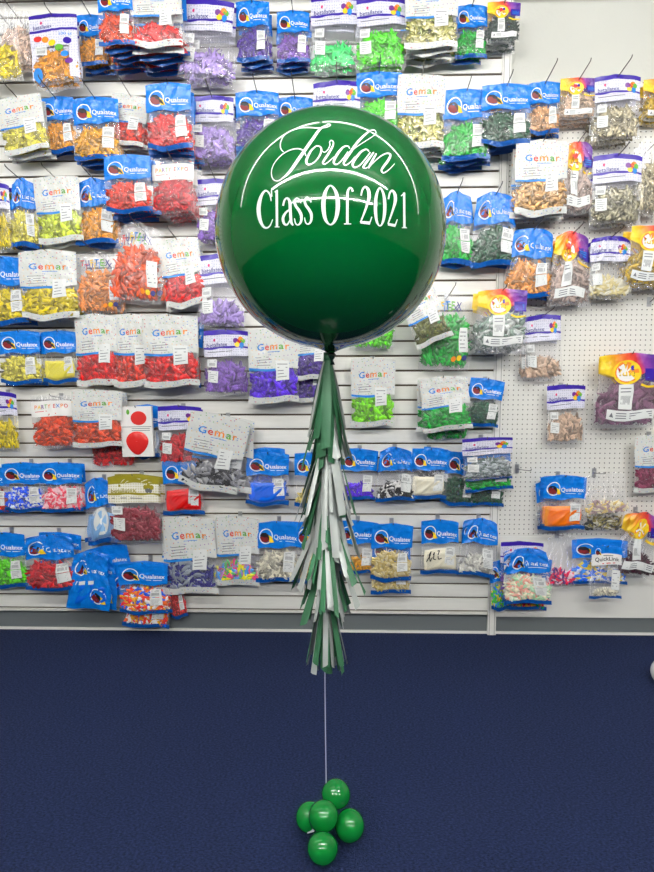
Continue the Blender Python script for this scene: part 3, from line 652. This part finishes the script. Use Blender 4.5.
def make_bag(style, colour, g, seed, loc, sc, rot, fill='full', kind='j'):
    parts, s, tv = proto(style, g, seed)
    r = empty('balloon_bag' if style != 'H' else 'balloon_card', loc); r.rotation_euler = rot; r.scale = (sc[0], 1, sc[1])
    for nm, me, lb in parts:
        o = link(nm, me, r)
        if lb: o['label'] = lb
    if s:
        me = get_contents(style, g, seed, fill, kind); o = link('deflated_balloons' if kind != 'fold' else 'folded_balloons', me, r)
        if kind != 'fold': o['kind'] = 'stuff'
        o.material_slots[0].link = 'OBJECT'; o.material_slots[0].material = latex(colour, COLS[colour], .26 if colour in METAL else .28, .35 if colour in METAL else 0, kind == 'fold')
    return r
HK = {}
SLOPE = .12
def hook(x, z, L, label, up=True, slat=True):
    key = round(L, 2)
    r = empty('display_hook', (x, 0, z-L*SLOPE)); tag(r, label, 'hook', 'wire display hooks')
    if key not in HK:
        q = MB(); y0 = -.003; pts = [(0, y0, 0), (0, -key*.5, key*.5*SLOPE), (0, -key+.02, key*SLOPE), (0, -key+.006, key*SLOPE+.004), (0, -key, key*SLOPE+.012)]
        q.tube(pts, .0022, wire, 8); a = q.mesh('arm')
        q = MB(); q.box((-.011, -.0045, -.022), (.011, -.0005, .026), clipm); q.box((-.0045, -.012, -.006), (.0045, -.0045, .008), clipm); b = q.mesh('back_plate', False)
        HK[key] = (a, b)
    link('arm', HK[key][0], r); link('back_plate', HK[key][1], r); return r
ORD = ['first', 'second', 'third', 'fourth', 'fifth', 'sixth', 'seventh', 'eighth', 'ninth', 'tenth', 'eleventh', 'twelfth', 'thirteenth', 'fourteenth', 'fifteenth', 'sixteenth', 'seventeenth', 'eighteenth']
BACK = ['front', 'second back', 'third back', 'fourth back', 'fifth back', 'hindmost']
byrow = {}
for sp in SP: byrow.setdefault(sp[0], []).append(sp)
for rk, lst in byrow.items():
    lst.sort(key=lambda a: a[3])
    for oi, (row, style, colour, cx, top, w, h, tilt, n, dep, g, op) in enumerate(lst):
        wm, hm, c = px_size(cx, top, w, h, -dep)
        pos = '%s in %s' % (ORD[oi], ROWN[row]) if oi else 'leftmost in %s' % ROWN[row]
        seed0 = RD.randrange(3)
        dy = min(.046, (dep-.035)/max(1, n-1)) if n > 1 else 0
        base = '%s of %s balloons' % (HEAD[style], colour) if style != 'H' else 'white card holding a flat red balloon'; base0 = base
        if style == 'P': base = '%s of %s balloons' % (HEAD[style], colour)
        for k in range(n):
            base = '%s of %s balloons' % (HEAD[op['bk']], colour) if k >= 2 and 'bk' in op else base0
            y = -dep + k*dy; j = 0 if k == 0 else 1
            loc = (c.x+j*RD.uniform(-.008, .008)+(.006*k if style == 'P' else 0), y, c.z-k*dy*SLOPE+j*RD.uniform(-.005, .0))
            rot = (math.radians(RD.uniform(-1.5, 1.5)), math.radians(-tilt*(1 if k == 0 else .5)+j*RD.uniform(-4, 4)), math.radians(RD.uniform(-2.2, 2.2)))
            col = colour
            b = make_bag(op.get('bk', style) if k >= 2 else style, col, g, (seed0+k) % 3 if k < 3 else k % 3, loc, (wm/W, hm/H), rot, op.get('fill', 'full'), ('s' if op.get('small') else op.get('kind', 'j')))
            if op.get('scr'):
                q = MB(); sf = Surf(g, ((seed0+k) % 3)+3.3*g)
                for st in ([(-.07, -.20), (-.05, -.17), (-.045, -.15), (-.055, -.165), (-.050, -.20), (-.035, -.175), (-.028, -.155), (-.032, -.19), (-.018, -.195)], [(-.012, -.15), (-.002, -.148), (-.008, -.175), (-.004, -.195), (.012, -.190)]):
                    sf.stroke(q, st, .005, M['black'], .0014)
                q.build('black_script', b)
            who = '' if n == 1 else (', front' if k == 0 else ', '+BACK[k])
            tag(b, '%s, %s%s' % (base, pos, who), 'balloon bag' if style != 'H' else 'balloon card')
            b['group'] = 'bags of balloons in the ' + ROWN[row]
        up = row in ('A', 'B', 'CL', 'CR', 'DL', 'DR')
        L_ = max(dep+.03, .25+RD.uniform(0, .04)) if up else dep+.018
        hook(c.x, c.z-.012+(L_-dep)*SLOPE, L_, 'wire hook of the %s %s %s' % (colour, 'card' if style == 'H' else 'bag' if n == 1 else 'bags', pos))
for style, colour, cx, top, w, h, tilt, dep, lab, op in EX:
    wm, hm, c = px_size(cx, top, w, h, -dep)
    b = make_bag(style, colour, 0, RD.randrange(3), c, (wm/W, hm/H), (0, math.radians(-tilt), math.radians(RD.uniform(-3, 3))), op.get('fill', 'full'), op.get('kind', 'j'))
    tag(b, lab, 'balloon bag', 'bags tucked behind or below others')
# empty hooks on the pegboard
c = at(517, 463); hook(c.x, c.z, .26, 'empty wire hook sticking out of the bare pegboard')
c = at(506, 276); hook(c.x, c.z, .10, 'short hook bridging the upright above the rainbow-headed grey green bags')
c = at(649, 301); hook(c.x, c.z, .05, 'short empty hook high on the pegboard near the right edge')

# ------------------------------------------------------------------ giant balloon
C = CAM + (lambda d: d*(1.70/math.hypot(d.x, d.y)))(ray(330.5, 233.4)); R = .297
bal = mat('green_latex', (0, 86, 34), .06, spec=.6); bal.node_tree.nodes['Principled BSDF'].inputs['IOR'].default_value = 1.5
root = empty('giant_balloon', (C.x, C.y, C.z-R))
root2 = tag(root, 'giant round dark green balloon with white lettering floating mid-aisle', 'balloon')
q = MB(); n = 96; m_ = 64; vs_ = []; prof_ = []
for i in range(m_+1):
    th = math.pi*i/m_; r = R*math.sin(th); z = R*math.cos(th)
    if th > math.radians(168):      # flare into the neck
        t = (th-math.radians(168))/math.radians(12); r = max(.008, R*math.sin(math.radians(168))*max(0, 1-t)**1.15+.008*t); z = R*math.cos(math.radians(168))-.012*t-.006*t*t
    prof_.append((max(r, 0.0), z))
prof_ += [(.007, -.312), (.009, -.318), (.004, -.320)]
for r, z in prof_:
    for j in range(n):
        a = 2*math.pi*j/n; vs_.append((r*math.cos(a), r*math.sin(a), z+R))
K = len(prof_)
q.add(vs_, [(i*n+j, (i+1)*n+j, (i+1)*n+(j+1) % n, i*n+(j+1) % n) for i in range(K-1) for j in range(n)], bal)
link('balloon_skin', q.mesh('balloon_skin'), root)
q = MB(); kn = [(.0, .010), (.010, .006), (.014, 0), (.010, -.008), (.006, -.014), (.011, -.026), (.0, -.026)]
vs_ = [(r*math.cos(2*math.pi*j/16), r*math.sin(2*math.pi*j/16), z) for r, z in kn for j in range(16)]
q.add(vs_, [(i*16+j, (i+1)*16+j, (i+1)*16+(j+1) % 16, i*16+(j+1) % 16) for i in range(len(kn)-1) for j in range(16)], mat('knot_latex', (16, 40, 30), .25))
o = q.build('knot', root); ZK_ = C.z-.314; o.location = (0, 0, ZK_-(C.z-R))
# white vinyl lettering, drawn as tapered pen strokes on the sphere
vin = mat('white_vinyl', (214, 230, 221), .45)
def sph(px, py):
    d = ray(px, py); oc = CAM-C; b = oc.dot(d); cc = oc.dot(oc)-(R+.0012)**2; t = -b-math.sqrt(max(0, b*b-cc)); return CAM+d*t
def cr(pts, k=6, closed=False):
    n = len(pts); out = []
    rng = range(n if closed else n-1)
    for i in rng:
        if closed: p0, p1, p2, p3 = pts[(i-1) % n], pts[i], pts[(i+1) % n], pts[(i+2) % n]
        else: p0, p1, p2, p3 = pts[max(i-1, 0)], pts[i], pts[i+1], pts[min(i+2, n-1)]
        for s_ in range(k):
            t = s_/k; out.append(tuple(.5*((2*b)+(-a+c)*t+(2*a-5*b+4*c-d)*t*t+(-a+3*b-3*c+d)*t**3) for a, b, c, d in zip(p0, p1, p2, p3)))
    if not closed: out.append(pts[-1])
    return out
def pen(mb, pts, sc, ox, oy, closed=False, smooth=True, wmul=1.0, bold=0):
    P = cr(pts, 6, closed) if smooth else [tuple(a+(b-a)*t/10 for a, b in zip(pts[0], pts[1])) for t in range(11)]; n = len(P); vs_ = []
    for i, (x, y, w) in enumerate(P):
        a = P[(i-1) % n] if closed else P[max(i-1, 0)]; b = P[(i+1) % n] if closed else P[min(i+1, n-1)]
        dx, dy = b[0]-a[0], b[1]-a[1]; l = math.hypot(dx, dy) or 1; w = max(w*.92, 2)/2+bold*.4; nx, ny = -dy/l*w, dx/l*w
        for s_ in (1, -1):
            p = sph(ox+(x+nx*s_)/sc, oy+(y+ny*s_)/sc); vs_.append(tuple(p-root.location))
    fs = [(2*i, 2*i+1, (2*i+3) % (2*n), (2*i+2) % (2*n)) for i in range(n if closed else n-1)]
    mb.add(vs_, fs, vin)
q = MB(); A_ = (7.786, 250, 115); B_ = (7.786, 326, 115)
for pts in (
    [(262,288,7),(240,262,8),(238,215,8),(262,165,8),(310,128,8),(380,104,9),(450,97,10),(530,101,10),(590,96,8),(625,82,6),(622,71,5),(600,72,7)],
    [(622,72,7),(585,84,11),(540,115,20),(490,185,24),(430,270,26),(370,355,26),(310,440,23),(260,488,14),(215,513,9),(178,497,8),(167,440,7),(190,375,7),(245,312,8),(310,274,9),(370,262,10),(415,278,11),(436,318,9)],
    [(515,242,9),(478,275,15),(450,325,20),(438,362,20),(455,386,15),(500,368,11),(540,320,13),(556,272,15),(545,246,12),(515,240,8)],
    [(556,275,6),(580,290,6),(606,270,7),(622,235,8),(620,210,7),(632,198,8),(648,208,9),(645,240,14),(612,300,18),(578,350,18),(568,375,14),(585,382,9),(622,355,7),(655,325,6)]): pen(q, pts, *A_, bold=.6)
for pts in (
    [(185,262,8),(172,243,10),(138,248,14),(98,290,20),(66,345,20),(62,375,15),(85,384,10),(125,350,9),(172,285,9)],
    [(205,275,5),(250,240,6),(320,195,6),(378,155,6),(388,130,7),(370,116,9),(335,128,14),(285,170,18),(235,225,20),(190,290,21),(152,345,20),(138,375,15),(155,391,10),(195,362,8),(225,325,7)],
    [(335,285,9),(315,267,11),(275,285,16),(232,335,20),(208,380,19),(220,408,13),(262,392,10),(308,340,10),(345,290,9)],
    [(372,290,13),(335,340,18),(300,388,18),(290,408,12),(312,414,8),(345,392,7)],
    [(392,300,12),(372,335,17),(345,385,18),(330,415,12)],
    [(340,400,7),(385,355,8),(430,318,10),(475,298,12),(502,310,16),(485,352,20),(448,402,19),(432,432,14),(450,450,11),(492,424,8),(535,378,5)]): pen(q, pts, *B_, bold=.6)
G8 = (3.964, 250, 180)
sS = [(202,92,4),(196,78,6),(185,72,6),(177,84,9),(181,102,11),(194,120,12),(203,140,12),(202,165,9),(191,178,6),(181,172,5),(176,152,4)]
for pts, cl in (
    ([(84,84,4),(79,58,6),(64,42,7),(49,55,10),(38,85,15),(34,118,17),(39,155,15),(51,182,10),(66,190,7),(80,180,5),(90,156,3)], 0),
    ([(131,102,8),(137,80,7),(148,72,7),(157,86,11),(160,125,12),(163,165,11),(171,180,6)], 0), ([(160,116,5),(143,128,8),(131,150,11),(135,172,10),(147,177,7),(158,160,5)], 0),
    (sS, 0), ([(x+40, y-3, w) for x, y, w in sS], 0),
    ([(319,22,6),(338,42,12),(347,78,17),(347,122,17),(337,160,12),(319,177,6),(301,160,12),(292,122,17),(292,78,17),(301,42,12)], 1),
    ([(408,46,9),(402,33,7),(394,32,7),(387,50,10),(386,90,11),(386,172,11)], 0),
    ([(440,62,6),(446,38,7),(457,27,8),(469,40,13),(472,68,14),(463,102,10),(450,138,7),(438,168,5)], 0),
    ([(515,31,5),(528,52,10),(534,90,13),(533,135,13),(526,168,9),(515,182,5),(504,168,9),(498,132,13),(498,86,13),(504,50,10)], 1),
    ([(549,76,6),(554,52,7),(564,42,8),(574,56,12),(576,82,13),(568,114,9),(557,146,7),(547,174,5)], 0)): pen(q, pts, *G8, closed=bool(cl), bold=.5)
for pts in ([(85,40,4),(86,66,5)], [(106,42,10),(107,185,10)], [(98,48,4),(110,40,5)], [(98,186,4),(117,186,4)], [(371,76,6),(404,75,6)], [(373,174,4),(401,174,4)],
            [(438,167,11),(476,171,13)], [(474,172,5),(483,146,4)], [(547,175,10),(577,181,12)], [(575,182,5),(584,156,4)], [(611,50,9),(612,187,10)], [(599,64,3),(613,50,6)], [(602,189,4),(622,189,4)]):
    pen(q, pts, *G8, smooth=False, bold=.5)
q.build('white_lettering', root, False)

# ------------------------------------------------------------------ tassel garland
YB = C.y; XB = C.x
def pb(px, py): return at(px, py, YB)
gar = empty('tassel_garland', pb(327, 674)); tag(gar, 'long green and silver-white paper tassel hanging below the giant balloon', 'tassel')
gm = mat('green_tissue', (52, 112, 74), .55); wm_ = mat('silver_tissue', (172, 178, 174), .35, metal=.2); gm2 = mat('green_tissue_deep', (40, 92, 60), .55)
RT = random.Random(5)
ties = [(357, 104, 26, .13), (392, 84, 18, .13), (428, 96, 24, .17), (466, 96, 26, .19), (506, 98, 26, .21), (545, 86, 24, .17), (580, 98, 24, .11)]
cordx = lambda py: 327.5 - (py-357)*.004
gl_ = gar.location
for ti, (py, ln, ns, spread) in enumerate(ties):
    ns = int(ns*(1.5 if ti else 1.25))
    p0 = pb(cordx(py), py); tr = empty('tassel', p0-gl_); tr.parent = gar
    q = MB(); q.tube([(0, 0, .012), (0, 0, -.012)], .011, gm2, 10); q.build('tie', tr)
    for k in range(ns):
        a = 2*math.pi*(k+RT.random()*.7)/ns; out = spread*RT.uniform(.15, 1.0)*.5; Ls = ln/372*(RT.uniform(.62, 1.05) if ti < 6 else RT.uniform(.86, 1.0)); w = RT.uniform(.010, .025) if ti else RT.uniform(.020, .034)
        dx, dy = math.cos(a), math.sin(a); tw = RT.uniform(-.6, .6); kk = RT.choice((.85, 1, 1.1)); ph = RT.random()*6; nseg = 9; vs_ = []
        for i in range(nseg+1):
            t = i/nseg; rr = .006+out*(t**kk)
            x = dx*rr; y = dy*rr; z = -Ls*t
            aa = a+math.pi/2+tw*t; ww = w*(.4+.6*min(1, t*2.5))/2
            tx, ty = math.cos(aa)*ww, math.sin(aa)*ww
            cut = .006*math.sin(ph) if i == nseg else 0
            vs_ += [(x-tx, y-ty, z+cut), (x, y, z), (x+tx, y+ty, z-cut)]
            vs_[-2] = (x+dx*.003*math.sin(ph+t), y+dy*.003, z)
        q = MB(); q.add(vs_, [(3*i+j, 3*i+j+1, 3*i+4+j, 3*i+3+j) for i in range(nseg) for j in range(2)], (gm, wm_, gm2, wm_)[RT.randrange(4)] if ti else ((gm, gm2)[RT.randrange(2)] if dy < -.35 and abs(dx) < .75 else (gm, wm_, gm2, wm_)[RT.randrange(4)]))
        q.build('paper_strip', tr)
    # one long loose strip per second tassel
tail = []
# balloon string
zc = None
def floorpt(px, py, z):
    d = ray(px, py); t = (z-CAM.z)/d.z; return CAM+d*t
cent = [(336, 793.7, .128, .040), (309.4, 817, .062, .0395), (323.2, 816, .098, .0415), (349.8, 825.6, .056, .0425), (322.5, 850, .0425, .0425)]
P_ = [floorpt(a, b, z) for a, b, z, r in cent]
base = sum(P_, Vector())/5; base.z = 0
# pull the five towards one knot so that they touch
cl = empty('small_balloon_cluster', base); tag(cl, 'cluster of five small green balloons weighting the string on the carpet', 'balloon cluster')
sg = mat('small_green_latex', (10, 114, 44), .09, spec=.6)
for i, ((a, b, z, r), p) in enumerate(zip(cent, P_)):
    rr = r*((p-CAM).dot(Fv))/1.78*1.03
    dirn = (p - Vector((base.x, base.y, .075))).normalized()
    q = MB(); vs_ = []; n = 32; m_ = 20
    for k in range(m_+1):
        th = math.pi*k/m_; rad = rr*math.sin(th)*(1-.03*math.cos(th)); zz = rr*.95*math.cos(th)
        for j in range(n): vs_.append((rad*math.cos(2*math.pi*j/n), rad*math.sin(2*math.pi*j/n), zz))
    q.add(vs_, [(k*n+j, (k+1)*n+j, (k+1)*n+(j+1) % n, k*n+(j+1) % n) for k in range(m_) for j in range(n)], sg)
    q.add([(v[0]*.16, v[1]*.16, -rr*1.03+v[2]*.2) for v in vs_], [(k*n+j, (k+1)*n+j, (k+1)*n+(j+1) % n, k*n+(j+1) % n) for k in range(m_) for j in range(n)], sg)
    o = q.build('small_balloon', cl); pp = p.copy(); pp.z = max(pp.z, rr*1.0+.001)
    o.location = pp-base; o.rotation_euler = dirn.to_track_quat('Z', 'Y').to_euler()
q = MB(); p = floorpt(311, 832, .045)-base; q.add([tuple(p+Vector(v)) for v in ((-.012, 0, -.006), (.010, -.004, .004), (.012, -.002, .012), (-.009, .002, .004))], [(0, 1, 2, 3)], mat('string_white', (206, 208, 216), .3)); q.build('ribbon_tail', cl)
pt = pb(327, 358); pe = P_[0]+Vector((-.022, -.030, .015)); pe = floorpt(325.5, 783, .16)
mid = pb(326.5, 674)
q = MB(); pts = []
for i in range(25):
    t = i/24
    pts.append(pt.lerp(Vector((pe.x, pe.y, pe.z)), t)+Vector((.003*math.sin(t*7), 0, 0)))
pts.append(floorpt(325.8, 800, .115))
q.tube(pts, .0017, mat('balloon_string', (176, 178, 205), .3), 8)
o = q.build('balloon_string'); tag(o, 'thin pale ribbon running from the tassel down to small green balloons', 'string')

# white balloon at the right edge of the picture
p = floorpt(666, 672, .065)
q = MB(); n = 32; vs_ = []
for k in range(25):
    th = math.pi*k/24; rad = .064*math.sin(th); zz = .064*math.cos(th)
    for j in range(n): vs_.append((rad*math.cos(2*math.pi*j/n), rad*math.sin(2*math.pi*j/n), zz))
q.add(vs_, [(k*n+j, (k+1)*n+j, (k+1)*n+(j+1) % n, k*n+(j+1) % n) for k in range(24) for j in range(n)], mat('white_latex', (236, 238, 240), .2))
o = q.build('white_balloon'); o.location = (p.x, p.y, .064); tag(o, 'small white balloon lying on the carpet at the right edge', 'balloon')
